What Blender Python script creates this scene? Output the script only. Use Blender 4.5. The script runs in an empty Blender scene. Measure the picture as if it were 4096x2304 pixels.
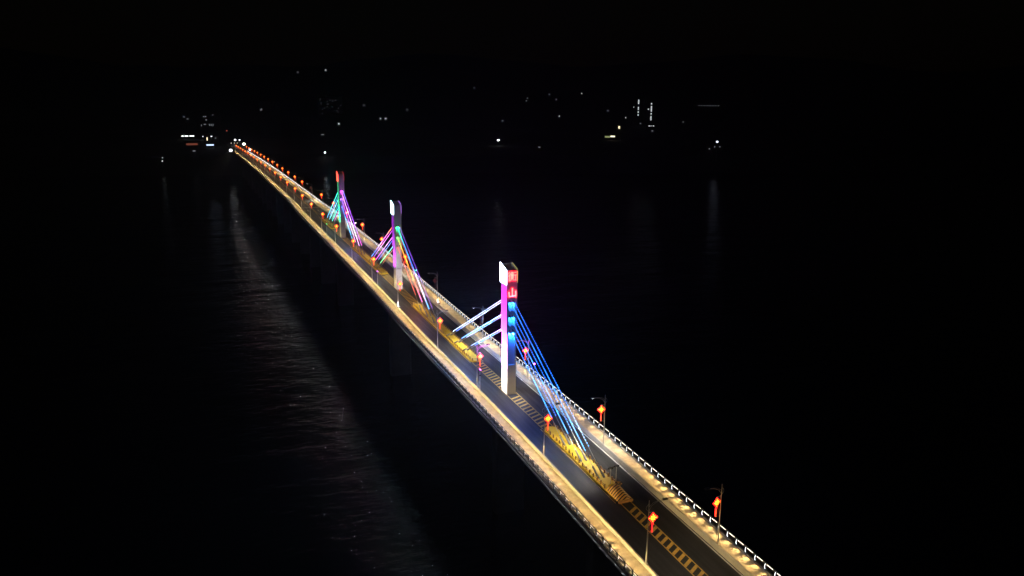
import bpy, bmesh, math, random
import numpy as np
from mathutils import Vector, Matrix
random.seed(7)
SC = bpy.context.scene
COL = SC.collection

# ------------------------------------------------------------------ camera
CAM = Vector((-61.287, -85.124, 64.193))
FPX, PITCH, ROLL, PSI = 3204.89, math.radians(13.4522), math.radians(0.37304), math.radians(22.0835)
fx = Vector((math.sin(PSI), math.cos(PSI), 0)); rt = Vector((math.cos(PSI), -math.sin(PSI), 0)); up = Vector((0, 0, 1))
Fw = fx * math.cos(PITCH) - up * math.sin(PITCH)
Uv = fx * math.sin(PITCH) + up * math.cos(PITCH)
cx = rt * math.cos(ROLL) + Uv * math.sin(ROLL)
cy = -rt * math.sin(ROLL) + Uv * math.cos(ROLL)
cam = bpy.data.objects.new('camera', bpy.data.cameras.new('camera'))
COL.objects.link(cam)
m = Matrix((cx, cy, -Fw)).transposed().to_4x4(); m.translation = CAM
cam.matrix_world = m
cam.data.sensor_width = 36.0
cam.data.lens = 36.0 * FPX / 4096.0
cam.data.clip_start = 0.5
cam.data.clip_end = 12000
SC.camera = cam

# ------------------------------------------------------------------ sky, moonlight, exposure
W = bpy.data.worlds.new('World'); SC.world = W; W.use_nodes = True
wn = W.node_tree.nodes; wl = W.node_tree.links
sky = wn.new('ShaderNodeTexSky'); sky.sky_type = 'NISHITA'; sky.sun_disc = False
sky.sun_elevation = math.radians(2.0); sky.sun_rotation = math.radians(200)
wn['Background'].inputs['Strength'].default_value = 0.0004
wl.new(sky.outputs[0], wn['Background'].inputs['Color'])
sun = bpy.data.objects.new('moonlight', bpy.data.lights.new('moonlight', 'SUN'))
sun.data.energy = 0.008; sun.data.angle = math.radians(0.5); sun.data.color = (0.8, 0.88, 1)
sun.rotation_euler = (math.radians(48), 0, math.radians(-40)); COL.objects.link(sun)
SC.view_settings.view_transform = 'Standard'; SC.view_settings.look = 'None'
SC.view_settings.exposure = 0; SC.view_settings.gamma = 1
SC.cycles.use_denoising = True
SC.cycles.max_bounces = 3; SC.cycles.diffuse_bounces = 2; SC.cycles.glossy_bounces = 2
SC.cycles.transmission_bounces = 2; SC.cycles.volume_bounces = 0
SC.cycles.sample_clamp_indirect = 3.0
SC.cycles.use_light_tree = True
SC.cycles.caustics_reflective = False; SC.cycles.caustics_refractive = False

# ------------------------------------------------------------------ helpers
def tag(o, label=None, cat=None, group=None, kind=None):
    if label: o['label'] = label
    if cat: o['category'] = cat
    if group: o['group'] = group
    if kind: o['kind'] = kind
    return o
def empty(name, loc=(0, 0, 0), rz=0.0):
    o = bpy.data.objects.new(name, None); COL.objects.link(o)
    o.location = loc; o.rotation_euler = (0, 0, rz); o.empty_display_size = 0.2
    return o
class MB:
    """collects shapes into one mesh"""
    def __init__(s): s.v = []; s.f = []; s.c = []
    def raw(s, v, f):
        n = len(s.v); s.v += [tuple(p) for p in v]; s.f += [tuple(i + n for i in q) for q in f]; return s
    def box(s, a, b):
        x0, y0, z0 = a; x1, y1, z1 = b
        return s.raw([(x0, y0, z0), (x1, y0, z0), (x1, y1, z0), (x0, y1, z0), (x0, y0, z1), (x1, y0, z1), (x1, y1, z1), (x0, y1, z1)],
                     [(3, 2, 1, 0), (4, 5, 6, 7), (0, 1, 5, 4), (1, 2, 6, 5), (2, 3, 7, 6), (3, 0, 4, 7)])
    def cbox(s, c, d):
        return s.box([c[i] - d[i] / 2 for i in range(3)], [c[i] + d[i] / 2 for i in range(3)])
    def frus(s, z0, r0, z1, r1):
        """box frustum: r = (x0, x1, y0, y1)"""
        a = [(r0[0], r0[2], z0), (r0[1], r0[2], z0), (r0[1], r0[3], z0), (r0[0], r0[3], z0)]
        b = [(r1[0], r1[2], z1), (r1[1], r1[2], z1), (r1[1], r1[3], z1), (r1[0], r1[3], z1)]
        return s.raw(a + b, [(3, 2, 1, 0), (4, 5, 6, 7), (0, 1, 5, 4), (1, 2, 6, 5), (2, 3, 7, 6), (3, 0, 4, 7)])
    def tube(s, pts, r, n=6, caps=True):
        pts = [Vector(p) for p in pts]
        rs = r if isinstance(r, (list, tuple)) else [r] * len(pts)
        base = len(s.v)
        for i, p in enumerate(pts):
            t = (pts[min(i + 1, len(pts) - 1)] - pts[max(i - 1, 0)]).normalized()
            a = Vector((0, 0, 1)) if abs(t.z) < 0.95 else Vector((1, 0, 0))
            u = t.cross(a).normalized(); w = u.cross(t)
            for k in range(n):
                an = 2 * math.pi * k / n
                s.v.append(tuple(p + (u * math.cos(an) + w * math.sin(an)) * rs[i]))
        for i in range(len(pts) - 1):
            for k in range(n):
                a = base + i * n + k; b = base + i * n + (k + 1) % n
                s.f.append((a, a + n, b + n, b))
        if caps:
            s.f.append(tuple(base + k for k in range(n)))
            e = base + (len(pts) - 1) * n
            s.f.append(tuple(e + n - 1 - k for k in range(n)))
        return s
    def ball(s, c, r, n=10, m_=6):
        rx, ry, rz = r if isinstance(r, (tuple, list)) else (r, r, r)
        v = [(c[0], c[1], c[2] + rz)]
        for i in range(1, m_):
            a = math.pi * i / m_
            for k in range(n):
                b = 2 * math.pi * k / n
                v.append((c[0] + rx * math.sin(a) * math.cos(b), c[1] + ry * math.sin(a) * math.sin(b), c[2] + rz * math.cos(a)))
        v.append((c[0], c[1], c[2] - rz)); L = len(v) - 1; f = []
        for k in range(n): f.append((0, 1 + k, 1 + (k + 1) % n)); f.append((L, L - n + (k + 1) % n, L - n + k))
        for i in range(m_ - 2):
            for k in range(n):
                a = 1 + i * n + k; b = 1 + i * n + (k + 1) % n
                f.append((a, a + n, b + n, b))
        return s.raw(v, f)
    def prism(s, poly, y0, y1):
        """poly in (x, z) extruded along y"""
        n = len(poly)
        v = [(p[0], y0, p[1]) for p in poly] + [(p[0], y1, p[1]) for p in poly]
        f = [tuple(range(n)), tuple(range(2 * n - 1, n - 1, -1))] + [(i, i + n, (i + 1) % n + n, (i + 1) % n) for i in range(n)]
        return s.raw(v, f)
    def build(s, name, mat, parent=None, smooth=False, loc=None):
        me = bpy.data.meshes.new(name); me.from_pydata(s.v, [], s.f); me.update()
        bm = bmesh.new(); bm.from_mesh(me); bmesh.ops.recalc_face_normals(bm, faces=bm.faces); bm.to_mesh(me); bm.free()
        if smooth:
            for p in me.polygons: p.use_smooth = True
        o = bpy.data.objects.new(name, me); COL.objects.link(o); me.materials.append(mat)
        if parent: o.parent = parent
        if loc: o.location = loc
        return o
def dup(o, parent=None, loc=None):
    c = o.copy(); COL.objects.link(c)
    if parent: c.parent = parent
    if loc is not None: c.location = loc
    return c
def copy_tree(o, parent=None):
    c = dup(o, parent)
    for ch in list(o.children): copy_tree(ch, c)
    return c

def mat(name, col, rough=0.7, metal=0.0, var=0.25, scale=1.5, stretch=(1, 1, 1), bump=0.0, rvar=0.0, spec=0.5):
    M = bpy.data.materials.new(name); M.use_nodes = True
    N = M.node_tree.nodes; L = M.node_tree.links; B = N['Principled BSDF']
    B.inputs['Roughness'].default_value = rough; B.inputs['Metallic'].default_value = metal
    B.inputs['Specular IOR Level'].default_value = spec
    tc = N.new('ShaderNodeTexCoord'); mp = N.new('ShaderNodeMapping'); mp.inputs['Scale'].default_value = stretch
    nz = N.new('ShaderNodeTexNoise'); nz.inputs['Scale'].default_value = scale; nz.inputs['Detail'].default_value = 6
    nz.inputs['Roughness'].default_value = 0.65
    L.new(tc.outputs['Object'], mp.inputs[0]); L.new(mp.outputs[0], nz.inputs['Vector'])
    rp = N.new('ShaderNodeValToRGB'); rp.color_ramp.elements[0].position = 0.3; rp.color_ramp.elements[1].position = 0.72
    rp.color_ramp.elements[0].color = tuple(c * (1 - var) for c in col) + (1,)
    rp.color_ramp.elements[1].color = tuple(min(1, c * (1 + var)) for c in col) + (1,)
    L.new(nz.outputs['Fac'], rp.inputs[0]); L.new(rp.outputs[0], B.inputs['Base Color'])
    if rvar:
        mr = N.new('ShaderNodeMapRange'); mr.inputs[1].default_value = 0.35; mr.inputs[2].default_value = 0.65
        mr.inputs[3].default_value = rough - rvar; mr.inputs[4].default_value = rough + rvar
        L.new(nz.outputs['Fac'], mr.inputs[0]); L.new(mr.outputs[0], B.inputs['Roughness'])
    if bump:
        n2 = N.new('ShaderNodeTexNoise'); n2.inputs['Scale'].default_value = scale * 12; L.new(mp.outputs[0], n2.inputs['Vector'])
        bp = N.new('ShaderNodeBump'); bp.inputs['Strength'].default_value = bump; bp.inputs['Distance'].default_value = 0.02
        L.new(n2.outputs['Fac'], bp.inputs['Height']); L.new(bp.outputs[0], B.inputs['Normal'])
    return M
def emis(name, col, st, base=(0.5, 0.5, 0.5)):
    M = bpy.data.materials.new(name); M.use_nodes = True
    B = M.node_tree.nodes['Principled BSDF']
    B.inputs['Base Color'].default_value = (*base, 1)
    B.inputs['Roughness'].default_value = 0.4
    B.inputs['Emission Color'].default_value = (*col, 1); B.inputs['Emission Strength'].default_value = st
    return M

# ------------------------------------------------------------------ deck profile (s along the bridge = world Y, u across = world X)
KS = np.array([-2, 0, 1.5, 3, 5, 7, 10, 13, 17, 21, 26]) * 35.0
KZ = np.array([-1.61, 0, 1.19, 1.56, 2.73, 3.26, 3.9, 3.82, 3.09, 1.54, -1.05]) * 35 / 30
def _spl():
    n = len(KS); A = np.zeros((n, n)); b = np.zeros(n); h = np.diff(KS); A[0, 0] = A[-1, -1] = 1
    for i in range(1, n - 1):
        A[i, i - 1] = h[i - 1]; A[i, i] = 2 * (h[i - 1] + h[i]); A[i, i + 1] = h[i]
        b[i] = 6 * ((KZ[i + 1] - KZ[i]) / h[i] - (KZ[i] - KZ[i - 1]) / h[i - 1])
    return np.linalg.solve(A, b)
KM = _spl()
def zf(s):
    if s > 910: return zf(910) + (s - 910) * -0.028 if s < 1010 else zf(1009.9)
    i = int(min(max(np.searchsorted(KS, s) - 1, 0), len(KS) - 2)); d = s - KS[i]; H = KS[i + 1] - KS[i]
    return float(KZ[i] + d * ((KZ[i + 1] - KZ[i]) / H - H * (2 * KM[i] + KM[i + 1]) / 6) + d * d * KM[i] / 2 + d ** 3 * (KM[i + 1] - KM[i]) / (6 * H))
def step01(x):
    x = min(max(x, 0.0), 1.0); return x * x * (3 - 2 * x)
def nar(s): return 0.95 * step01((s - 336) / 34)     # the approach viaduct is narrower than the cable-stayed part
S0, S1 = -70.0, 925.0
WATER = -26.5
def stations(a, b):
    L = [a]; 
    while L[-1] < b - 1e-6:
        st = 2.5 if 320 < L[-1] < 380 else 5.0
        L.append(min(L[-1] + st, b))
    return L
def sweep(mb, poly, a, b, narrow=True, closed=True, zoff=None):
    """poly: list of (u, h); sign of u says which side narrows"""
    SS = stations(a, b); n = len(poly); v = []; f = []
    for s in SS:
        z = zf(s) + (zoff(s) if zoff else 0); q = nar(s) if narrow else 0
        for (u, h) in poly: v.append((u - math.copysign(q, u) if abs(u) > 2.0 else u, s, z + h))
    for i in range(len(SS) - 1):
        for k in range(n if closed else n - 1):
            a_ = i * n + k; b_ = i * n + (k + 1) % n
            f.append((a_, b_, b_ + n, a_ + n))
    if closed:
        f.append(tuple(range(n))); f.append(tuple(len(v) - 1 - k for k in range(n)))
    mb.raw(v, f); return mb

# ------------------------------------------------------------------ materials
M_conc = mat('concrete', (0.36, 0.35, 0.33), 0.8, var=0.18, scale=0.35, bump=0.15)
M_pier = mat('pier_concrete', (0.17, 0.17, 0.17), 0.85, var=0.2, scale=0.3)
M_tower = mat('tower_paint', (0.62, 0.62, 0.63), 0.55, var=0.07, scale=0.25)
M_walk = mat('walkway_paving', (0.40, 0.34, 0.26), 0.7, var=0.30, scale=0.8, bump=0.3)
M_rail = mat('railing_metal', (0.05, 0.047, 0.045), 0.45, metal=0.5, var=0.2)
M_yel = mat('yellow_paint', (0.75, 0.52, 0.035), 0.55, var=0.12, scale=0.6)
M_line = mat('yellow_line_paint', (0.72, 0.44, 0.08), 0.6, var=0.25, scale=2.5)
M_white = mat('white_line_paint', (0.62, 0.60, 0.56), 0.6, var=0.2, scale=2.0)
M_pole = mat('pole_paint', (0.42, 0.42, 0.42), 0.4, metal=0.3, var=0.1)
M_dark = mat('dark_metal', (0.04, 0.04, 0.045), 0.4, metal=0.4, var=0.2)
M_steel = mat('stay_steel', (0.45, 0.44, 0.42), 0.35, metal=0.8, var=0.1)
M_sleeve = mat('sleeve_steel', (0.22, 0.215, 0.2), 0.55, metal=0.4, var=0.1)
M_stone = mat('ledge_stone', (0.42, 0.38, 0.33), 0.7, var=0.15)
M_land = mat('dark_earth', (0.035, 0.04, 0.028), 0.95, var=0.4, scale=0.02)
M_bwall = mat('building_wall', (0.10, 0.10, 0.10), 0.85, var=0.2, scale=0.2)
M_roof = mat('roof_tiles', (0.10, 0.08, 0.075), 0.85, var=0.25, scale=0.5)

def asphalt():
    M = bpy.data.materials.new('asphalt'); M.use_nodes = True
    N = M.node_tree.nodes; L = M.node_tree.links; B = N['Principled BSDF']
    tc = N.new('ShaderNodeTexCoord')
    def noise(sc, st, det=6):
        mp = N.new('ShaderNodeMapping'); mp.inputs['Scale'].default_value = st
        nz = N.new('ShaderNodeTexNoise'); nz.inputs['Scale'].default_value = sc; nz.inputs['Detail'].default_value = det
        L.new(tc.outputs['Object'], mp.inputs[0]); L.new(mp.outputs[0], nz.inputs['Vector']); return nz
    a = noise(0.9, (1.2, 0.05, 1)); b = noise(0.12, (1, 1, 1)); c = noise(14, (1, 1, 1), 2)
    add = N.new('ShaderNodeMath'); add.operation = 'ADD'; L.new(a.outputs[0], add.inputs[0]); L.new(b.outputs[0], add.inputs[1])
    ad2 = N.new('ShaderNodeMath'); ad2.operation = 'MULTIPLY_ADD'; ad2.inputs[1].default_value = 0.35
    L.new(c.outputs[0], ad2.inputs[0]); L.new(add.outputs[0], ad2.inputs[2])
    rp = N.new('ShaderNodeValToRGB'); rp.color_ramp.elements[0].position = 0.85; rp.color_ramp.elements[1].position = 1.5 / 1.0 if False else 1.0
    rp.color_ramp.elements[0].position = 0.25; rp.color_ramp.elements[1].position = 0.8
    hf = N.new('ShaderNodeMath'); hf.operation = 'MULTIPLY'; hf.inputs[1].default_value = 0.45; L.new(ad2.outputs[0], hf.inputs[0])
    rp.color_ramp.elements[0].color = (0.016, 0.016, 0.017, 1); rp.color_ramp.elements[1].color = (0.050, 0.049, 0.048, 1)
    L.new(hf.outputs[0], rp.inputs[0]); L.new(rp.outputs[0], B.inputs['Base Color'])
    B.inputs['Specular IOR Level'].default_value = 0.3
    mr = N.new('ShaderNodeMapRange'); mr.inputs[1].default_value = 0.3; mr.inputs[2].default_value = 0.7
    mr.inputs[3].default_value = 0.62; mr.inputs[4].default_value = 0.38
    L.new(a.outputs[0], mr.inputs[0]); L.new(mr.outputs[0], B.inputs['Roughness'])
    bp = N.new('ShaderNodeBump'); bp.inputs['Strength'].default_value = 0.25; bp.inputs['Distance'].default_value = 0.02
    L.new(c.outputs[0], bp.inputs['Height']); L.new(bp.outputs[0], B.inputs['Normal'])
    return M
M_asph = asphalt()

def water_mat():
    M = bpy.data.materials.new('river_water'); M.use_nodes = True
    N = M.node_tree.nodes; L = M.node_tree.links; B = N['Principled BSDF']
    B.inputs['Base Color'].default_value = (0.004, 0.006, 0.007, 1)
    B.inputs['Roughness'].default_value = 0.055; B.inputs['IOR'].default_value = 1.33
    tc = N.new('ShaderNodeTexCoord')
    def noise(sc, st, rot, det=4):
        mp = N.new('ShaderNodeMapping'); mp.inputs['Scale'].default_value = st; mp.inputs['Rotation'].default_value = (0, 0, rot)
        nz = N.new('ShaderNodeTexNoise'); nz.inputs['Scale'].default_value = sc; nz.inputs['Detail'].default_value = det
        L.new(tc.outputs['Object'], mp.inputs[0]); L.new(mp.outputs[0], nz.inputs['Vector']); return nz
    a = noise(0.5, (0.55, 1.25, 1), 0.35, 6); b = noise(0.055, (0.6, 1.3, 1), 0.9, 3)
    mx = N.new('ShaderNodeMath'); mx.operation = 'MULTIPLY_ADD'; mx.inputs[1].default_value = 5.0
    L.new(b.outputs[0], mx.inputs[0]); L.new(a.outputs[0], mx.inputs[2])
    bp = N.new('ShaderNodeBump'); bp.inputs['Strength'].default_value = 1.0; bp.inputs['Distance'].default_value = 0.27
    L.new(mx.outputs[0], bp.inputs['Height']); L.new(bp.outputs[0], B.inputs['Normal'])
    return M
M_water = water_mat()

# ------------------------------------------------------------------ setting: water, banks, hills
MB().raw([(-3500, -900, WATER), (3500, -900, WATER), (3500, 1400, WATER), (-3500, 1400, WATER)], [(0, 1, 2, 3)]).build('water', M_water)['kind'] = 'structure'
def terr(x, y):
    ys = 930 - .35 * max(x, 0); d = y - ys
    h = -27.5 + 19.5 * step01(d / 40) + .012 * max(d - 40, 0) + 230 * step01((d - 700) / 2200) * (.75 + .25 * math.sin(x / 330 + 1.3) * math.cos(y / 410)) \
        + 8 * math.sin(x / 90.) * math.sin(y / 120.) * step01((d - 150) / 400)
    if y > 915:
        e = zf(y) - 0.35 - max(abs(x) - 13, 0) * 0.6
        if y < 1120: h = max(h, e)
    return h
def terrain():
    xs = sorted(set([i * 100.0 for i in range(-30, 42)] + [i * 20.0 for i in range(-12, 45)] + [-13.0, 13.0, -9.0, 9.0]))
    ys_ = sorted(set([600 + i * 20.0 for i in range(0, 45)] + [1500 + 60 * i for i in range(0, 50)] + [926.0]))
    v = [(x, y, terr(x, y)) for y in ys_ for x in xs]; n = len(xs)
    f = [(j * n + i, j * n + i + 1, (j + 1) * n + i + 1, (j + 1) * n + i) for j in range(len(ys_) - 1) for i in range(n - 1)]
    o = MB().raw(v, f).build('hills', M_land, smooth=True); o['kind'] = 'structure'
terrain()

# ------------------------------------------------------------------ bridge girder and piers
bridge = tag(empty('bridge', (0, 0, 0)), 'long dark concrete bridge girder carrying the lit road over black water on wall piers', 'bridge')
g = MB()
sweep(g, [(-9.6, -.06), (9.6, -.06), (9.6, -.45), (5.6, -.75), (4.6, -2.9), (-4.6, -2.9), (-5.6, -.75), (-9.6, -.45)], S0, S1)
g.build('girder', M_conc, bridge)
for s in [-22, 22, 67.5, 164.5, 262.4, 308] + [350 + 40 * i for i in range(15)]:
    p = MB(); z = zf(s); w = 3.4 if s < 320 else 2.6
    pts = [(-w, -1.2), (-w + .5, -1.5), (w - .5, -1.5), (w, -1.2), (w, 1.2), (w - .5, 1.5), (-w + .5, 1.5), (-w, 1.2)]
    n = 8; v = [(a, s + b, WATER - 3) for a, b in pts] + [(a, s + b, z - 2.88) for a, b in pts]
    p.raw(v, [tuple(range(n)), tuple(range(2 * n - 1, n - 1, -1))] + [(i, (i + 1) % n, (i + 1) % n + n, i + n) for i in range(n)])
    p.build('pier', M_pier, bridge)

sweep(MB(), [(-5.88, 0), (5.88, 0)], S0, 1130, closed=False).build('road', M_asph)['kind'] = 'structure'
for sg in (-1, 1):
    w = MB(); sweep(w, [(sg * 6.26, -.05), (sg * 9.0, -.05), (sg * 9.0, .2), (sg * 6.26, .2)], S0, S1)
    w.build('pavement', M_walk)['kind'] = 'structure'

# barriers between road and walkways
for sg in (-1, 1):
    b = MB()
    sweep(b, [(sg * 5.86, -.05), (sg * 5.90, .22), (sg * 5.98, .80), (sg * 6.02, .86), (sg * 6.24, .86), (sg * 6.27, .82), (sg * 6.27, -.05)], S0, S1)
    o = b.build('concrete_barrier', M_conc)
    tag(o, 'warm lit concrete barrier along the left walkway, its bright outer face showing' if sg < 0 else
        'pale concrete barrier along the right walkway, its road face tinted lilac near the towers', 'barrier', 'concrete barriers beside the road')

# ------------------------------------------------------------------ road markings
RC = 0.2     # the painted median sits a little right of the tower axis
def strip(mb, u0, u1, a, b, dz=.004, narrow=False):
    SS = stations(a, b); v = []; f = []
    for s in SS:
        z = zf(s) + dz; q = nar(s) if narrow else 0
        v += [(u0 - math.copysign(q, u0), s, z), (u1 - math.copysign(q, u1), s, z)] if narrow else [(u0, s, z), (u1, s, z)]
    f = [(2 * i, 2 * i + 1, 2 * i + 3, 2 * i + 2) for i in range(len(SS) - 1)]
    mb.raw(v, f)
def quad(mb, pts, dz=.008):
    mb.raw([(u, s, zf(s) + dz) for u, s in pts], [tuple(range(len(pts)))])
wm = MB()
strip(wm, 5.46, 5.70, S0, 1120, narrow=True); strip(wm, -5.70, -5.46, S0, 1120, narrow=True)
quad(wm, [(-4.6, 358.2), (4.7, 358.2), (4.7, 359.4), (-4.6, 359.4)])
for u in (-2.9, 2.4):
    quad(wm, [(u - .12, 342.5), (u + .12, 342.5), (u + .12, 346.5), (u - .12, 346.5)])
    quad(wm, [(u - .5, 346.5), (u + .5, 346.5), (u, 349.5)])
quad(wm, [(-4.75, 344), (-4.5, 344), (-4.5, 347), (-4.75, 347)]); quad(wm, [(-4.9, 347), (-4.35, 347), (-4.6, 349.3)])
wm.build('road_marking', M_white)['kind'] = 'structure'
ym = MB()
strip(ym, RC - 1.0, RC - .82, S0, 17.2); strip(ym, RC + .82, RC + 1.0, S0, 17.2)
def rungs(a, b, pitch=1.52, wd=.62):
    s = a
    while s < b - 1:
        quad(ym, [(RC - .8, s), (RC + .8, s + 1.0), (RC + .8, s + 1.0 + wd), (RC - .8, s + wd)]); s += pitch
rungs(-50, 16)
ISL = [(17.4, 47.2), (88.6, 143.6), (185.0, 239.3), (285.0, 312.0)]
for a, b in ((47.4, 88.4), (143.8, 184.8), (239.5, 284.8)):
    strip(ym, RC - 1.27, RC - 1.12, a - .3, b + .3); strip(ym, RC + 1.12, RC + 1.27, a - .3, b + .3)
    s = a + .6; mid = (65.9, 163.1, 261.0)[[47.4, 143.8, 239.5].index(a)]
    while s < b - 1.6:
        if not (mid - 1.6 < s < mid + 3.4):
            quad(ym, [(RC - 1.1, s), (RC + 1.1, s + 1.0), (RC + 1.1, s + 1.55), (RC - 1.1, s + .55)])
        s += 1.52
for sg in (-1, 1):
    for a, b in ISL: strip(ym, RC + sg * 1.62 - .08, RC + sg * 1.62 + .08, a, b)
quad(ym, [(RC - 1.6, 312), (RC - 1.45, 312), (RC - .1, 341), (RC - .25, 341)]); quad(ym, [(RC + 1.45, 312), (RC + 1.6, 312), (RC + .25, 341), (RC + .1, 341)])
strip(ym, RC - .25, RC - .1, 341, 1110); strip(ym, RC + .1, RC + .25, 341, 1110)
o = ym.build('road_marking', M_line); o['kind'] = 'structure'

# ------------------------------------------------------------------ railings with lights
PITCH_P = 2.13
def spot_data(name, col, energy, size_deg, blend=1.0, rad=.05):
    l = bpy.data.lights.new(name, 'SPOT'); l.energy = energy; l.color = col; l.spot_size = math.radians(size_deg); l.spot_blend = blend; l.shadow_soft_size = rad
    return l
def lamp_at(data, pos, target, parent=None):
    o = bpy.data.objects.new(data.name, data); COL.objects.link(o)
    o.location = pos; o.rotation_euler = (Vector(target) - Vector(pos)).to_track_quat('-Z', 'Y').to_euler()
    if parent: o.parent = parent
    return o
L_rail = spot_data('rail_downlight', (1.0, .67, .25), 430, 82, 1.0, .1)
L_wash = spot_data('rail_wash', (1.0, .69, .26), 480, 96, 1.0, .1); L_washl = spot_data('rail_wash', (1.0, .69, .25), 900, 96, 1.0, .1)
L_wash4 = spot_data('rail_wash_far', (1.0, .68, .24), 3200, 96, 1.0, .3)
L_glitter = spot_data('added_glitter_spot', (.92, .95, 1), 270, 112, .6, .02); L_glitter_far = spot_data('added_glitter_spot', (.92, .95, 1), 125, 108, .6, .02)  # added spots that make the water glitter below the arcs
M_black = mat('visor_black', (.006, .006, .006), .9, spec=0)
E_arc = emis('rail_arc_light', (.88, .9, 1), 4)
E_bar = emis('rail_bar_light', (1, .80, .62), 3.4)
for sg in (-1, 1):
    rail = tag(empty('railing', (0, 0, 0)), 'dark balustrade with curved white lights outside the left walkway, seen over its back' if sg < 0 else
               'dark balustrade on the right with white light bars under its handrail', 'railing', 'lit railings of the bridge')
    U = 9.2
    ur = lambda s: sg * (U - nar(s))
    # ledge under the railing, handrails, balusters
    lg = MB(); sweep(lg, [(sg * 8.98, -.05), (sg * 9.5, -.05), (sg * 9.5, .32), (sg * 8.98, .32)], S0, S1); lg.build('ledge', M_stone, rail)
    hr = MB(); sweep(hr, [(sg * 9.12, 1.38), (sg * 9.12, 1.45), (sg * 9.28, 1.45), (sg * 9.28, 1.38)], S0, S1); hr.build('handrail', M_rail, rail)
    lr = MB(); sweep(lr, [(sg * 9.16, 1.16), (sg * 9.16, 1.2), (sg * 9.24, 1.2), (sg * 9.24, 1.16)], S0, S1)
    sweep(lr, [(sg * 9.16, .44), (sg * 9.16, .49), (sg * 9.24, .49), (sg * 9.24, .44)], S0, S1); lr.build('middle_rail', M_rail, rail)
    ba = MB(); s = -40.0
    while s < S1 - 1:
        st = .15 if s < 120 else (.3 if s < 300 else .7)
        w = .02 if s < 120 else (.03 if s < 300 else .05)
        z = zf(s); u = ur(s)
        ba.raw([(u - w, s, z + .49), (u + w, s, z + .49), (u + w, s, z + 1.16), (u - w, s, z + 1.16), (u - w, s + w, z + .49), (u + w, s + w, z + .49), (u + w, s + w, z + 1.16), (u - w, s + w, z + 1.16)],
               [(0, 1, 2, 3), (4, 7, 6, 5), (0, 3, 7, 4), (1, 5, 6, 2)])
        s += st
    o = ba.build('baluster_panel', M_rail, rail)
    def post(mb, x, y, z):
        mb.cbox((x, y, z + .85), (.14, .14, 1.1)); mb.cbox((x, y, z + .4), (.22, .3, .16)); mb.ball((x, y, z + 1.5), (.11, .11, .1), 8, 4)
    def arc(mb, x, y, z):
        mb.tube([(x - sg * (.10 + .10 * math.sin(math.pi * k / 6)), y - .11, z + .52 + .82 * k / 6) for k in range(7)], .03, 5)
    def bar(mb, x, y, z):
        mb.cbox((x - sg * .02, y + PITCH_P * .55, z + 1.31), (.06, PITCH_P * .60, .05))
    protos = []
    ss = []; s = -38.0 + (0 if sg > 0 else .6)
    while s < S1 - 1: ss.append(s); s += PITCH_P
    vis = [s for s in ss if s > -9.5][:100]; rest = [s for s in ss if s not in vis]
    for nm, fn, M in (('post', post, M_rail), ('post_light', arc, E_arc), ('bar_light', bar, E_bar)):
        mb = MB(); fn(mb, 0, 0, 0); pr = mb.build(nm, M, rail, loc=(ur(vis[0]), vis[0], zf(vis[0])))
        for s in vis[1:]: dup(pr, rail, (ur(s), s, zf(s)))
        mb = MB()
        for s in rest: fn(mb, ur(s), s, zf(s))
        mb.build(nm, M, rail)['kind'] = 'stuff'
    if sg < 0:      # added spots for the water glitter; added black visor cuts off their beam below
        vz = MB(); sweep(vz, [(-9.6, -.12), (-9.72, -.12), (-9.72, -.14), (-9.6, -.14)], S0, S1); vz.build('added_light_visor', M_black, rail)
        for i, s in enumerate(ss):
            if s > 130 and i % (2 if s < 260 else 4): continue
            u = ur(s) - .46; z = zf(s)
            lamp_at(L_glitter if s < 130 else L_glitter_far, (u, s, z), (u - 3.0, s - 3.4, z - 2.6), rail)
    for s in ss:
        y = s + PITCH_P * .55; z = zf(y); u = ur(y)
        lamp_at(L_rail, (u - sg * .08, y, z + 1.26), (u - sg * 1.0, y, z + .2), rail)
        k = ss.index(s)
        if s < 240: lamp_at(L_wash if sg > 0 else L_washl, (u - sg * .08, y, z + 1.27), (u - sg * 3, y, z + 1.2), rail)
        elif k % 4 == 0: lamp_at(L_wash4, (u - sg * .08, y, z + 1.27), (u - sg * 3, y, z + 1.2), rail)

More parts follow.
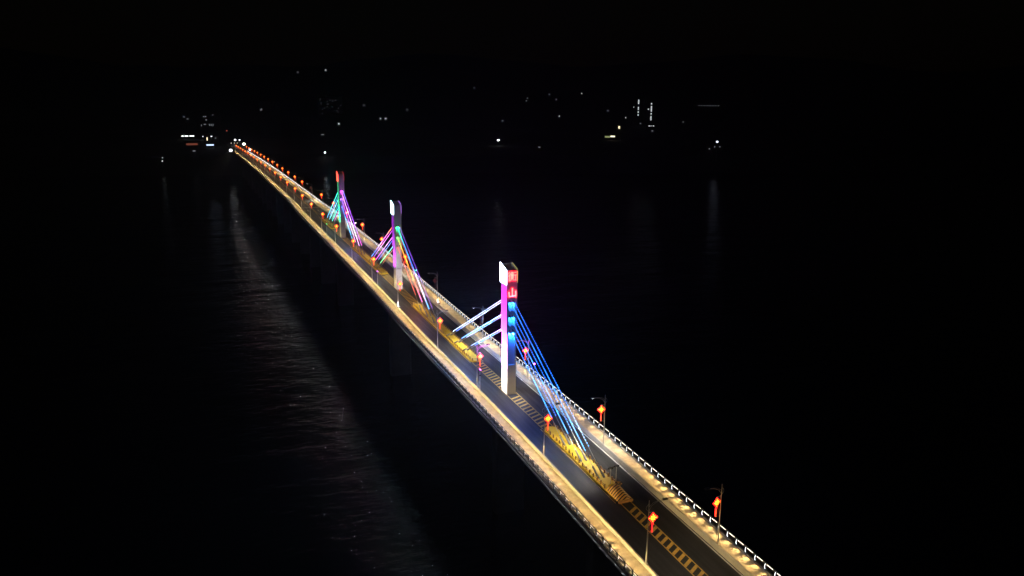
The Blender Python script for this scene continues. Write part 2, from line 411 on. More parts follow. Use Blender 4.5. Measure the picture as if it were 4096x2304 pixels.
# ------------------------------------------------------------------ towers
def towers_common(s, lab, left_led, right_led, edge_led, recess):
    z = zf(s + 1.6); T = tag(empty('bridge_tower', (0, s, z)), lab, 'bridge tower', 'towers on the bridge median')
    Ln = 3.25
    b = MB()
    b.box((-1.0, 0, -.3), (1.0, Ln, 6.7))                                   # plinth shaft
    b.box((-.72, .42, 6.7), (.72, Ln - .42, 21.5))                          # core behind the recess
    for q in (-1, 1):
        x0, x1 = sorted((q * .72, q * 1.0)); y0, y1 = sorted((q * .72, q * 1.17))
        b.box((x0, 0, 6.7), (x1, Ln, 13.1))
        b.frus(13.1, (x0, x1, 0, Ln), 13.95, (y0, y1, -.02, Ln + .02))
        b.box((y0, -.02, 13.95), (y1, Ln + .02, 21.5))
    b.box((-1.17, -.02, 21.5), (1.17, Ln + .02, 25.6))
    b.build('shaft', M_tower, T)
    c = MB()                                                                # open slanted crown
    def wall(x0, x1, y0, y1):
        h = lambda y: 27.4 + .95 * (y + .02) / (Ln + .04)
        c.raw([(x0, y0, 25.6), (x1, y0, 25.6), (x1, y1, 25.6), (x0, y1, 25.6), (x0, y0, h(y0)), (x1, y0, h(y0)), (x1, y1, h(y1)), (x0, y1, h(y1))],
              [(3, 2, 1, 0), (4, 5, 6, 7), (0, 1, 5, 4), (1, 2, 6, 5), (2, 3, 7, 6), (3, 0, 4, 7)])
    wall(-1.17, 1.17, -.02, .16); wall(-1.17, 1.17, Ln - .16, Ln + .02); wall(-1.17, -1.0, .16, Ln - .16); wall(1.0, 1.17, .16, Ln - .16)
    for k in range(9):                                                      # ribs inside the right wall
        y = .4 + k * .3; c.box((.9, y, 25.6), (1.0, y + .06, 27.3 + .95 * y / Ln))
    c.build('crown', M_tower, T)
    for q, M in ((-1, left_led), (1, right_led)):
        e = MB(); x0, x1 = sorted((q * 1.172, q * 1.27))
        h = lambda y: 27.5 + .95 * (y + .02) / (Ln + .04)
        ya, yb = -.02, Ln + .55
        e.raw([(x0, ya, 24.35), (x1, ya, 24.35), (x1, yb, 24.35), (x0, yb, 24.35), (x0, ya, h(ya)), (x1, ya, h(ya)), (x1, yb, h(yb)), (x0, yb, h(yb))],
              [(3, 2, 1, 0), (4, 5, 6, 7), (0, 1, 5, 4), (1, 2, 6, 5), (2, 3, 7, 6), (3, 0, 4, 7)])
        if q > 0:      # the right screen faces away: a dark housing carries it
            e = MB(); hy = lambda y: h(y) + .03
            e.raw([(1.172, ya - .04, 24.3), (1.25, ya - .04, 24.3), (1.25, yb, 24.3), (1.172, yb, 24.3), (1.172, ya - .04, hy(ya)), (1.25, ya - .04, hy(ya)), (1.25, yb, hy(yb)), (1.172, yb, hy(yb))],
                  [(3, 2, 1, 0), (4, 5, 6, 7), (0, 1, 5, 4), (1, 2, 6, 5), (2, 3, 7, 6), (3, 0, 4, 7)])
            e.build('screen_housing', M_dark, T)
            e = MB().raw([(1.252, ya, 24.35), (1.265, ya, 24.35), (1.265, yb, 24.35), (1.252, yb, 24.35), (1.252, ya, h(ya) - .05), (1.265, ya, h(ya) - .05), (1.265, yb, h(yb) - .05), (1.252, yb, h(yb) - .05)],
                  [(3, 2, 1, 0), (4, 5, 6, 7), (0, 1, 5, 4), (1, 2, 6, 5), (2, 3, 7, 6), (3, 0, 4, 7)])
        e.build('led_screen', M if q < 0 else emis('screen_right', (.5, .6, 1), .25), T)
    e = MB()                                                                # points of light on the right edges of the crown
    for k in range(13): e.cbox((1.2, -.07, 24.8 + k * .21), (.1, .09, .12))
    for k in range(9): e.cbox((1.2, .1 + k * .36, 27.62 + .1 * k), (.11, .12, .1))
    e.build('edge_lights', edge_led, T)
    for side in (0, 1):
        for hz in (18.45, 15.2):
            w = MB()
            def P(y): return y if side == 0 else Ln - y
            v = [(-.7, P(.0), hz), (.7, P(.0), hz), (.7, P(.41), hz), (-.7, P(.41), hz), (-.7, P(.0), hz + .35), (.7, P(.0), hz + .35), (.7, P(.41), hz + 1.7), (-.7, P(.41), hz + 1.7)]
            w.raw(v, [(3, 2, 1, 0), (4, 5, 6, 7), (0, 1, 5, 4), (1, 2, 6, 5), (2, 3, 7, 6), (3, 0, 4, 7)])
            for q in (-1, 1): w.tube([(q * .42, P(.05), hz + .2), (q * .42, P(-.12), hz + .28)], .16, 8)
            w.build('anchor_block', M_tower, T)
        for hz in (20.9, 17.6, 14.4):
            w = MB()
            for q in (-1, 1): w.tube([(q * .36, (.45 if side == 0 else Ln - .45), hz), (q * .4, (.05 if side == 0 else Ln - .05), hz - .28)], .15, 8)
            w.build('cable_socket', M_dark, T)
    # small lamps inside the recess, at each cable level
    if recess:
        for side in (0, 1):
            for i, hz in enumerate((20.6, 17.3, 13.9)):
                cl, en = recess[i]
                for q in (-1, 1):
                    y = .18 if side == 0 else Ln - .18
                    p = MB().cbox((q * .66, y, hz), (.08, .14, .2)).build('recess_lamp', M_dark, T)
                    l = bpy.data.lights.new('recess_light', 'SPOT'); l.energy = en; l.color = cl; l.spot_size = math.radians(150); l.spot_blend = .7; l.shadow_soft_size = .05
                    lamp_at(l, (q * .58, y, hz - .12), (q * .30, y, hz - 1.2 if i < 2 else hz - 2.2), T)
    return T
E_w = emis('screen_white', (.72, .82, 1), 9); E_w2 = emis('screen_cyan_white', (.55, .9, 1), 7); E_red = emis('screen_red', (1, .04, .03), 4)
E_dotY = emis('edge_dots_yellow', (1, .85, .25), .8); E_dotP = emis('edge_dots_violet', (.5, .2, 1), 2); E_dotR = emis('edge_dots_red', (1, .05, .03), .9)
E_cream = emis('letter_front', (1, .62, .36), 1.6); E_lred = emis('letter_rim', (1, .002, .012), 11)
TS = (65.9, 163.1, 261.0)
T1 = towers_common(TS[0], 'bridge tower with two glowing Chinese characters and a white screen on top', E_w, E_w, E_dotY, [((.01, .20, 1), 700), ((.01, .22, 1), 700), ((.01, .15, 1), 2900)])
T2 = towers_common(TS[1], 'middle tower with violet side face, cyan white screen and rainbow cables', E_w2, E_w2, E_dotP, [((.02, 1, .25), 220), ((.05, .8, .2), 70), ((1, .12, .06), 40)])
T3 = towers_common(TS[2], 'farthest tower with green side face and red screen at its top', E_red, E_red, E_dotR, [((.7, .05, 1), 160), ((.35, .1, 1), 140), ((.35, .15, 1), 160)])

# the two characters on the front of the first tower, as brush strokes
HENG = [[(.20, 1.0), (.13, .88), (.02, .78)], [(.24, .78), (.16, .64), (.02, .52)], [(.155, .6), (.15, .0)],
        [(.44, 1.0), (.38, .9), (.29, .80)], [(.42, .90), (.58, .92), (.52, .80)], [(.34, .76), (.33, .44)], [(.34, .76), (.60, .77), (.59, .45)],
        [(.35, .61), (.59, .61)], [(.34, .46), (.59, .46)], [(.465, .76), (.465, .46)], [(.28, .33), (.66, .35)], [(.46, .44), (.44, .26), (.26, .04)], [(.48, .30), (.56, .18), (.66, .06)],
        [(.72, .90), (.96, .92)], [(.68, .62), (1.0, .64)], [(.86, .63), (.865, .06), (.76, .12)]]
SHAN = [[(.50, 1.0), (.49, .6), (.50, .12)], [(.08, .58), (.10, .3), (.12, .05)], [(.12, .08), (.5, .12), (.92, .16)], [(.90, .66), (.92, .4), (.90, .0)]]
def character(strokes, z0, z1, x0, x1, wd, parent):
    for nm, M, k, y in (('letter_rim', E_lred, 1.9, -.26), ('letter_front', E_cream, 1.0, -.33)):
        mb = MB()
        for st in strokes:
            pts = [(x0 + (x1 - x0) * a, z0 + (z1 - z0) * b) for a, b in st]
            for i in range(len(pts) - 1):
                (ax, az), (bx, bz) = pts[i], pts[i + 1]; L = math.hypot(bx - ax, bz - az); nx, nz = -(bz - az) / L, (bx - ax) / L
                ra, rb = wd * k * (1.15 - .15 * i) / 2, wd * k * (.95 - .1 * i) / 2
                if k > 1: ra, rb = wd / 2 + .085, wd / 2 + .085
                ex, ez = (bx - ax) / L * ra * .6, (bz - az) / L * ra * .6
                mb.prism([(ax - ex + nx * ra, az - ez + nz * ra), (ax - ex - nx * ra, az - ez - nz * ra), (bx + ex - nx * rb, bz + ez - nz * rb), (bx + ex + nx * rb, bz + ez + nz * rb)], y - .0015 * i, y + .055)
        mb.build(nm, M, parent)
MB().box((-.5, -.34, 21.42), (.5, -.2, 21.54)).build('added_sign_lamp', M_dark, T1)  # added lamp box, its violet uplight tints the wall behind the characters
lamp_at(spot_data('added_sign_uplight', (.45, .03, 1), 90, 130, .6, .1), (0, -.42, 21.6), (0, -.05, 24.5), T1)
tA = character(HENG, 25.2, 27.2, -1.05, .98, .065, T1)
tB = character(SHAN, 21.75, 23.65, -.95, .88, .19, T1)

# ------------------------------------------------------------------ stay cables
def led_mat(name, stops, st):
    M = bpy.data.materials.new(name); M.use_nodes = True
    N = M.node_tree.nodes; L = M.node_tree.links; B = N['Principled BSDF']
    B.inputs['Base Color'].default_value = (.3, .3, .3, 1)
    at = N.new('ShaderNodeAttribute'); at.attribute_name = 'along'
    rp = N.new('ShaderNodeValToRGB'); r = rp.color_ramp
    while len(r.elements) < len(stops): r.elements.new(.5)
    for e, (p, c) in zip(r.elements, stops): e.position = p; e.color = (*c, 1)
    L.new(at.outputs['Fac'], rp.inputs[0]); L.new(rp.outputs[0], B.inputs['Emission Color'])
    # brightness flicker of the individual strips
    nz = N.new('ShaderNodeTexNoise'); nz.noise_dimensions = '1D'; nz.inputs['Scale'].default_value = 14; nz.inputs['Detail'].default_value = 2
    L.new(at.outputs['Fac'], nz.inputs['W'])
    mr = N.new('ShaderNodeMapRange'); mr.inputs[1].default_value = .3; mr.inputs[2].default_value = .7; mr.inputs[3].default_value = st * .45; mr.inputs[4].default_value = st * 1.5
    L.new(nz.outputs['Fac'], mr.inputs[0]); L.new(mr.outputs[0], B.inputs['Emission Strength'])
    return M
def cable(Ts, near, lvl, q, mt, frac, rad, lab, group, gap, cols, watts):
    Ln = 3.25; zt = zf(Ts + 1.6)
    h = (20.65, 17.35, 14.15)[lvl]; dist = (40.6, 34.0, 27.3)[lvl]
    y0 = Ts + .0 if near else Ts + Ln; y1 = Ts - dist if near else Ts + Ln + dist + .6
    A = Vector((q * .40, y0, zt + h)); B = Vector((RC - .1 + q * .52, y1, zf(y1) + .45))
    d = (B - A); n = d.normalized()
    o = empty('stay_cable', tuple(A)); tag(o, lab, 'stay cable', group)
    MB().tube([(0, 0, 0), tuple(d)], .055, 6).build('cable', M_steel, o)
    MB().tube([tuple(d - n * 2.3), tuple(d - n * .9)], .17, 10).tube([tuple(d - n * .9), tuple(d + n * .3)], .2, 10).build('anchor_sleeve', M_sleeve, o)
    # strip of leds clipped on the side of the cable
    Lc = d.length; side = n.cross(Vector((0, 0, 1))).normalized(); upv = side.cross(n)
    off = upv * .10 - side * 0.05
    mb = MB(); al = []; t = .5
    while t < Lc * frac:
        mb.tube([tuple(n * t + off), tuple(n * (t + gap[0]) + off)], rad, 5); al += [t / Lc] * 10; t += gap[0] + gap[1]
    e = mb.build('led_strip', mt, o)
    for i, t in enumerate((.42, .62, .85)):          # the light the strip throws on tower and road
        l = bpy.data.lights.new('led_glow', 'POINT'); l.energy = watts; l.shadow_soft_size = .12
        l.color = cols[min(len(cols) - 1, int((i + 1) * len(cols) / 4))]
        lamp_at(l, tuple(n * (t * frac * Lc) + upv * .35), (0, 0, -50), o)
    a = e.data.attributes.new('along', 'FLOAT', 'POINT'); a.data.foreach_set('value', al)
    return o
blue = (.015, .16, 1); cyan = (.03, .34, 1); white = (.62, .72, 1); mag = (1, .08, .85); pur = (.45, .05, 1); red = (1, .05, .03); org = (1, .38, .03); grn = (.03, 1, .25); pink = (.9, .45, 1); teal = (.05, .9, .8); lilac = (.42, .5, 1)
ramp = lambda *cs: [(i / max(1, len(cs) - 1) * .86, c) for i, c in enumerate(cs)]
# tower, near?, level, side -> colours, strength, visual radius, (dash, gap)
DASH = (.34, .30); SOL = (1.1, .03)
lv = ('top', 'middle', 'lowest'); sd = {-1: 'left', 1: 'right'}
CT = {
 (0, 1): ('blue', {(0, -1): ((blue, blue, cyan), 6.5, .03, SOL), (0, 1): ((blue, blue, cyan), 5, .03, DASH), (1, -1): ((blue, blue, cyan), 6.5, .03, SOL), (1, 1): ((blue, blue, cyan), 5, .03, DASH), (2, -1): ((blue, blue, cyan, blue), 6.5, .03, SOL), (2, 1): ((blue, blue, blue), 5, .03, DASH)}),
 (0, 0): ('white', {(0, -1): ((lilac, lilac, white), 4, .06, SOL), (0, 1): ((white, white, blue), 4, .06, (.8, .5)), (1, -1): (((.2, .55, 1), (.25, .6, 1), blue), 7, .062, SOL), (1, 1): ((cyan, blue, white), 4, .06, (.8, .4)), (2, -1): ((lilac, lilac, (.3, .5, 1)), 4, .06, SOL), (2, 1): ((cyan, cyan, blue), 4, .06, (.8, .4))}),
 (1, 1): ('rainbow', {(0, -1): ((grn, cyan, blue, white, cyan), 4, .09, SOL), (0, 1): ((pur, pur, pur), 1.6, .06, DASH), (1, -1): (((.5, 1, .1), org, org, red, mag), 4, .065, SOL), (1, 1): ((red, red, red), 1.5, .06, DASH), (2, -1): ((red, red, red), 2.0, .08, DASH), (2, 1): ((red, red, (.3, 0, 0)), 1.0, .06, DASH)}),
 (1, 0): ('rainbow', {(0, -1): ((red, (1, .3, .1), mag, pink, blue, cyan), 5, .062, SOL), (0, 1): ((pur, mag, pink, pur), 3, .065, SOL), (1, -1): ((mag, pink, pur, mag), 4, .06, SOL), (1, 1): ((blue, (.2, .3, 1), blue), 3, .055, SOL), (2, -1): ((teal, (.2, 1, .5), grn), 4, .062, SOL), (2, 1): ((red, red, red), 1.5, .062, SOL)}),
 (2, 1): ('violet', {(0, -1): ((mag, pink, pink, white, pink), 5, .062, SOL), (0, 1): ((cyan, pur, pur, pur, mag), 3, .065, SOL), (1, -1): ((blue, mag, pur, white, mag), 4, .062, SOL), (1, 1): ((red, mag, red, red), 2, .09, SOL), (2, -1): ((blue, cyan, (.1, .4, 1), cyan, teal), 5, .055, SOL), (2, 1): ((pur, red, red), 1.5, .09, SOL)}),
 (2, 0): ('teal', {(0, -1): ((teal, teal, cyan), 5, .065, SOL), (0, 1): ((teal, cyan, cyan), 2.5, .065, SOL), (1, -1): ((teal, (.5, .7, 1), teal), 5, .065, SOL), (1, 1): ((cyan, teal, teal), 2.5, .055, SOL), (2, -1): ((cyan, teal, teal), 5, .055, SOL), (2, 1): ((mag, mag, mag), 2, .1, SOL)}),
}
CN = {(0, -1): {(0, 1): 'cyan and blue', (0, 0): 'thick white', (1, 1): 'green to cyan', (1, 0): 'red to magenta to cyan', (2, 1): 'magenta and white', (2, 0): 'teal'}}
TWN = ('the tower with characters', 'the violet middle tower', 'the farthest green tower')
FR = (.865, .82, .775)
for (ti, near), (fam, D) in CT.items():
    for (l, q), (cols, st, rad, gap) in D.items():
        mt = led_mat('cable_led', ramp(*cols), st)
        lab = '%s cable lit %s, the %s one of its pair on the %s side of %s' % (lv[l], {'blue': 'blue', 'white': 'white blue', 'rainbow': 'in colours', 'violet': 'magenta and cyan', 'teal': 'teal'}[fam], sd[q], 'near' if near else 'far', TWN[ti])
        lab = '%s %s-side cable of %s, %s of its pair, %s lights' % (lv[l], 'near' if near else 'far', TWN[ti], sd[q], {'blue': 'blue', 'white': 'white-blue', 'rainbow': 'rainbow', 'violet': 'violet', 'teal': 'teal'}[fam])
        cable(TS[ti], near, l, q, mt, FR[l], rad, lab, 'lit stay cables of the three towers', gap, cols, st * (24 if (ti, near) == (0, 1) else (190 if ti == 0 else 50)) * (1 if q < 0 else .5))

# ------------------------------------------------------------------ median islands
def stripe_mat():
    M = bpy.data.materials.new('black_orange_chevrons'); M.use_nodes = True
    N = M.node_tree.nodes; L = M.node_tree.links; B = N['Principled BSDF']; B.inputs['Roughness'].default_value = .55
    tc = N.new('ShaderNodeTexCoord'); sp = N.new('ShaderNodeSeparateXYZ'); L.new(tc.outputs['Object'], sp.inputs[0])
    dx = N.new('ShaderNodeMath'); dx.operation = 'SUBTRACT'; dx.inputs[1].default_value = .5; L.new(sp.outputs[0], dx.inputs[0])
    ab = N.new('ShaderNodeMath'); ab.operation = 'ABSOLUTE'; L.new(dx.outputs[0], ab.inputs[0])
    m1 = N.new('ShaderNodeMath'); m1.operation = 'MULTIPLY_ADD'; m1.inputs[1].default_value = .55; L.new(ab.outputs[0], m1.inputs[0]); L.new(sp.outputs[1], m1.inputs[2])
    m2 = N.new('ShaderNodeMath'); m2.operation = 'MULTIPLY_ADD'; m2.inputs[1].default_value = .5; L.new(sp.outputs[2], m2.inputs[0]); L.new(m1.outputs[0], m2.inputs[2])
    m3 = N.new('ShaderNodeMath'); m3.operation = 'MULTIPLY'; m3.inputs[1].default_value = 1.75; L.new(m2.outputs[0], m3.inputs[0])
    fr = N.new('ShaderNodeMath'); fr.operation = 'FRACT'; L.new(m3.outputs[0], fr.inputs[0])
    gt = N.new('ShaderNodeMath'); gt.operation = 'GREATER_THAN'; gt.inputs[1].default_value = .45; L.new(fr.outputs[0], gt.inputs[0])
    mx = N.new('ShaderNodeMix'); mx.data_type = 'RGBA'; L.new(gt.outputs[0], mx.inputs['Factor'])
    mx.inputs['A'].default_value = (.02, .014, .012, 1); mx.inputs['B'].default_value = (.60, .33, .10, 1)
    L.new(mx.outputs['Result'], B.inputs['Base Color']); return M
def rail_stripe():
    M = bpy.data.materials.new('striped_rail'); M.use_nodes = True
    N = M.node_tree.nodes; L = M.node_tree.links; B = N['Principled BSDF']; B.inputs['Roughness'].default_value = .5
    tc = N.new('ShaderNodeTexCoord'); wv = N.new('ShaderNodeTexWave'); wv.bands_direction = 'Y'; wv.inputs['Scale'].default_value = .22
    L.new(tc.outputs['Object'], wv.inputs['Vector'])
    rp = N.new('ShaderNodeValToRGB'); rp.color_ramp.interpolation = 'CONSTANT'; rp.color_ramp.elements[1].position = .5
    rp.color_ramp.elements[0].color = (.035, .02, .01, 1); rp.color_ramp.elements[1].color = (.42, .2, .04, 1)
    L.new(wv.outputs[0], rp.inputs[0]); L.new(rp.outputs[0], B.inputs['Base Color']); return M
M_chev = stripe_mat(); M_rst = rail_stripe(); M_bol = mat('bollard_paint', (.30, .15, .03), .55, var=.35, scale=3)
IL = ('yellow median island with striped nose, nearest the camera below the blue cables', 'long yellow median island between the tower with characters and the middle tower',
      'long yellow median island between the middle tower and the farthest tower', 'short yellow median island beyond the farthest tower')
HWI = 1.28
for i, (a, b) in enumerate(ISL):
    z0 = zf((a + b) / 2); isl = tag(empty('median_island', (RC, (a + b) / 2, z0)), IL[i], 'traffic island', 'yellow islands on the median')
    def outline(hw, inset):
        P = []
        c0, c1 = a + inset + hw * .7, b - inset - hw * .7
        SS = [c0 + (c1 - c0) * k / 12 for k in range(13)]
        for s in SS: P.append((hw, s))
        for k in range(1, 8): an = math.pi * k / 8; P.append((hw * math.cos(an), c1 + hw * .7 * math.sin(an)))
        for s in SS[::-1]: P.append((-hw, s))
        for k in range(1, 8): an = math.pi * k / 8; P.append((-hw * math.cos(an), c0 - hw * .7 * math.sin(an)))
        return P
    def slab(P, h0, h1, hwtop=None):
        n = len(P); mb = MB(); ym_ = (a + b) / 2
        v = [(x, s - ym_, zf(s) - z0 + h0) for x, s in P] + [(x * (hwtop or 1), s - ym_, zf(s) - z0 + h1) for x, s in P]
        mb.raw(v, [tuple(range(n)), tuple(range(2 * n - 1, n - 1, -1))] + [(k, (k + 1) % n, (k + 1) % n + n, k + n) for k in range(n)]); return mb
    slab(outline(HWI + .12, 0), -.02, .32, .93).build('kerb', M_yel, isl)
    slab(outline(HWI - .12, .2), .1, .36).build('paved_top', M_yel, isl)
    P = outline(HWI - .08, .1); ym_ = (a + b) / 2
    # bollards round the edge
    tot = 0; acc = []; 
    for k in range(len(P)):
        p, q = P[k], P[(k + 1) % len(P)]; acc.append((tot, p, q)); tot += math.hypot(q[0] - p[0], q[1] - p[1])
    nb = min(98, int(tot / 1.35)); pr = None; ring = []
    for k in range(nb):
        t = tot * k / nb
        for (t0, p, q) in acc:
            L = math.hypot(q[0] - p[0], q[1] - p[1])
            if t0 <= t < t0 + L:
                f_ = (t - t0) / L; x = p[0] + (q[0] - p[0]) * f_; s = p[1] + (q[1] - p[1]) * f_; break
        if i == 0 and s < a + 3.2: continue
        loc = (x, s - ym_, zf(s) - z0 + .3)
        ring.append((k, loc))
        if pr is None: pr = MB().cbox((0, 0, .3), (.16, .16, .62)).cbox((0, 0, .66), (.2, .2, .1)).build('bollard', M_bol, isl, loc=loc)
        else: dup(pr, isl, loc)
    rr = MB()
    for (k0, p), (k1, q) in zip(ring, ring[1:] + ring[:1]):
        if (k1 - k0) % nb == 1:
            for hh in (.28, .58): rr.tube([(p[0], p[1], p[2] + hh), ((p[0] + q[0]) / 2, (p[1] + q[1]) / 2, (p[2] + q[2]) / 2 + hh - .05), (q[0], q[1], q[2] + hh)], .035, 5)
    rr.build('guard_rail', M_rst, isl)

# striped impact nose at the near end of the first island, with two lamp posts
z0 = zf(19.5); nose = tag(empty('impact_nose', (RC, 19.5, z0)), 'black and orange chevron striped impact nose at the near tip of the yellow island', 'crash cushion')
nb = MB()
P = []   # half-barrel shell sloping down to the front
for k in range(13):
    an = math.pi * k / 12; P.append((1.32 * math.cos(an), 1.32 * math.sin(an)))
sec = []
for (y, hs) in ((-2.0, .32), (-1.6, .62), (-.8, .95), (.2, 1.18), (1.2, 1.28), (1.6, 1.28)):
    sec.append([(x, y - .25 * (1 - (x / 1.32) ** 2), .02 + .05 + h_ / 1.32 * hs * (1 if abs(x) < 1.31 else 0)) for x, h_ in P])
v = [p for r in sec for p in r]; n = 13
f = [(j * n + i, j * n + i + 1, (j + 1) * n + i + 1, (j + 1) * n + i) for j in range(len(sec) - 1) for i in range(n - 1)]
f += [tuple(range(n)), tuple((len(sec) - 1) * n + n - 1 - k for k in range(n))]
nb.raw(v, f); nb.build('striped_shell', M_chev, nose, smooth=False)
M_og = mat('orange_paint', (.42, .20, .06), .6, var=.2)
MB().box((-1.25, -2.62, -.02), (1.25, -2.3, .30)).build('front_kerb', M_og, nose)
cr = MB()      # raised collar on the far right of the shell
for k in range(12):
    a0, a1 = math.pi * (-.25 + 1.25 * k / 11), math.pi * (-.25 + 1.25 * (k + 1) / 11)
    cr.tube([(.75 + .52 * math.cos(a0), 1.35 + .52 * math.sin(a0), 1.32), (.75 + .52 * math.cos(a1), 1.35 + .52 * math.sin(a1), 1.32)], .12, 6)
cr.build('collar', M_chev, nose)
MB().raw([(-1.1, 1.35, 1.05), (-.2, 1.35, 1.30), (-.2, 1.55, 1.30), (-1.1, 1.55, 1.05), (-1.1, 1.35, 1.35), (-.2, 1.35, 1.42), (-.2, 1.55, 1.42), (-1.1, 1.55, 1.35)],
         [(3, 2, 1, 0), (4, 5, 6, 7), (0, 1, 5, 4), (1, 2, 6, 5), (2, 3, 7, 6), (3, 0, 4, 7)]).build('cap_plate', M_yel, nose)
for x, y, lb in ((-.35, 21.6, 'thin post with twin dark warning lamps on the striped nose, left of two'), (.95, 22.0, 'thin post with twin dark warning lamps beside the striped nose, right of two')):
    wp = tag(empty('warning_lamp_post', (RC + x, y, zf(y) + .36)), lb, 'warning lamp', 'warning lamp posts on the island nose')
    MB().tube([(0, 0, -.3), (0, 0, 3.3)], .045, 8).build('pole', M_steel, wp)
    h = MB().cbox((0, 0, 3.42), (1.0, .12, .1))
    for q in (-1, 1): h.ball((q * .36, -.04, 3.5), (.2, .13, .17), 10, 6)
    h.build('lamp_head', M_dark, wp); MB().cbox((0, 0, 3.72), (.55, .4, .04)).build('solar_panel', M_dark, wp)

# ------------------------------------------------------------------ street lamps and knot lanterns
DS = [0.3, 0.2, 0.6, -4.0, 0.4, 0.7, 0.3, 0.8, 0.8, 0.5, 0.3, -0.4, 0.7, 0.2, 0, 0.1, -0.3, 0.1, 0.1, 0.6, -0.1, 0.4, -1.2, -1.1, 0.2, 0.1, 0.2]
E_head = emis('lamp_lens_lit', (1, .97, .88), 14); M_lens = emis('lamp_lens_dim', (1, .95, .85), 2)
L_mid = spot_data('street_light_mid', (1, .9, .74), 1800, 150, .8, .2)
KB = (.08, .03, .02)
E_ylw = emis('knot_yellow_led', (1, .58, .03), 2.5, KB); E_rope = emis('knot_red_led', (1, .003, .008), 4.5, KB); E_tas = emis('tassel_led', (1, .10, .02), 2.2, KB); E_tasr = emis('tassel_red_led', (1, .03, .03), 1.6, KB)
M_off = mat('knot_unlit', (.10, .012, .012), .6)
ordn = ('first second third fourth fifth sixth seventh eighth ninth tenth eleventh twelfth thirteenth fourteenth fifteenth sixteenth seventeenth eighteenth nineteenth twentieth '
        'twenty-first twenty-second twenty-third twenty-fourth twenty-fifth twenty-sixth twenty-seventh').split()
HP = 10.5 - .86
def lamp_proto(q):
    """q = -1: lamp of the left kerb (arm points +x); origin at the pole's foot on the barrier"""
    d = -q
    o = empty('street_lamp')
    MB().tube([(0, 0, 0), (0, 0, 2.0), (0, 0, HP)], [.12, .10, .045], 8).cbox((0, 0, .04), (.34, .34, .08)).build('pole', M_pole, o)
    a = MB()
    a.tube([(d * .02, 0, HP - 1.5), (d * .5, 0, HP - .85), (d * 1.2, 0, HP - .5), (d * 2.2, 0, HP - .3)], .035, 6)
    a.tube([(d * .02, 0, HP - 1.0), (d * .6, 0, HP - .52), (d * 1.3, 0, HP - .36), (d * 2.2, 0, HP - .3)], .03, 6)
    a.tube([(-d * (.02 + .42 * math.sin(math.pi * k / 8)), 0, HP - .55 - 1.1 * k / 8) for k in range(9)], .025, 6)
    a.build('arm', M_pole, o)
    h = MB(); h.cbox((d * 2.55, 0, HP - .27), (.75, .36, .14)); h.cbox((d * 2.5, 0, HP - .17), (.5, .26, .08)); h.build('lamp_head', M_dark, o)
    MB().cbox((d * 2.58, 0, HP - .352), (.55, .26, .03)).build('lens', M_lens, o)
    return o
def knot_shapes():
    back, front, tas = MB(), MB(), MB()
    R = .50
    D = [(0, R), (R, 0), (0, -R), (-R, 0)]
    back.prism([(x * 1.15, z * 1.15) for x, z in D], -.05, .05)
    lob = [(0, .58), (.56, 0), (0, -.60), (-.56, 0), (.27, .27), (-.27, .27), (.27, -.27), (-.27, -.27)]
    for x, z in lob:
        back.ball((x, 0, z), (.205, .06, .205), 10, 6)
    front.prism([(x * .8, z * .8) for x, z in D], -.09, .09)
    for x, z in lob: front.ball((x * .92, 0, z * .92), (.115, .10, .115), 10, 6)
    back.tube([(0, 0, -.6), (0, 0, -1.0)], .10, 8)
    for k in range(7): tas.ball((0, 0, -.95 - .2 * k), (.085, .085, .10), 8, 5)
    return back, front, tas
def lantern_proto(kind, q):
    d = -q; o = empty('knot_lantern'); k, f, t = knot_shapes()
    if kind == 'off':
        k.build('red_knot', M_off, o); f.build('yellow_knot', M_off, o); t.build('tassel', M_off, o)
    else:
        k.build('red_knot', E_rope, o); f.build('yellow_knot', E_ylw, o); t.build('tassel', E_tas if kind == 'on' else E_tasr, o)
        # red tube lining the tassel
        MB().tube([(0, .09, -.9), (0, .09, -2.2)], .09, 6).build('tassel_back', E_rope, o)
    b = MB(); b.tube([(-d * .72, 0, .86), (d * .12, 0, .92)], .03, 6); b.tube([(0, 0, .92), (0, 0, .6)], .02, 5); b.tube([(-d * .72, 0, -2.3), (d * .12, 0, -2.25)], .022, 6); b.tube([(-d * .42, 0, .86), (-d * .42, 0, -2.0), (-d * .2, 0, -2.28)], .018, 5)
    b.build('bracket', M_pole, o); return o
L_street = spot_data('street_light', (1, .95, .84), 7500, 120, .8, .15); L_weak = spot_data('street_light_weak', (1, .84, .60), 900, 150, .8, .2)
LIT = {(1, 1), (1, 3), (1, 5), (1, 11), (1, 16), (1, 19)}
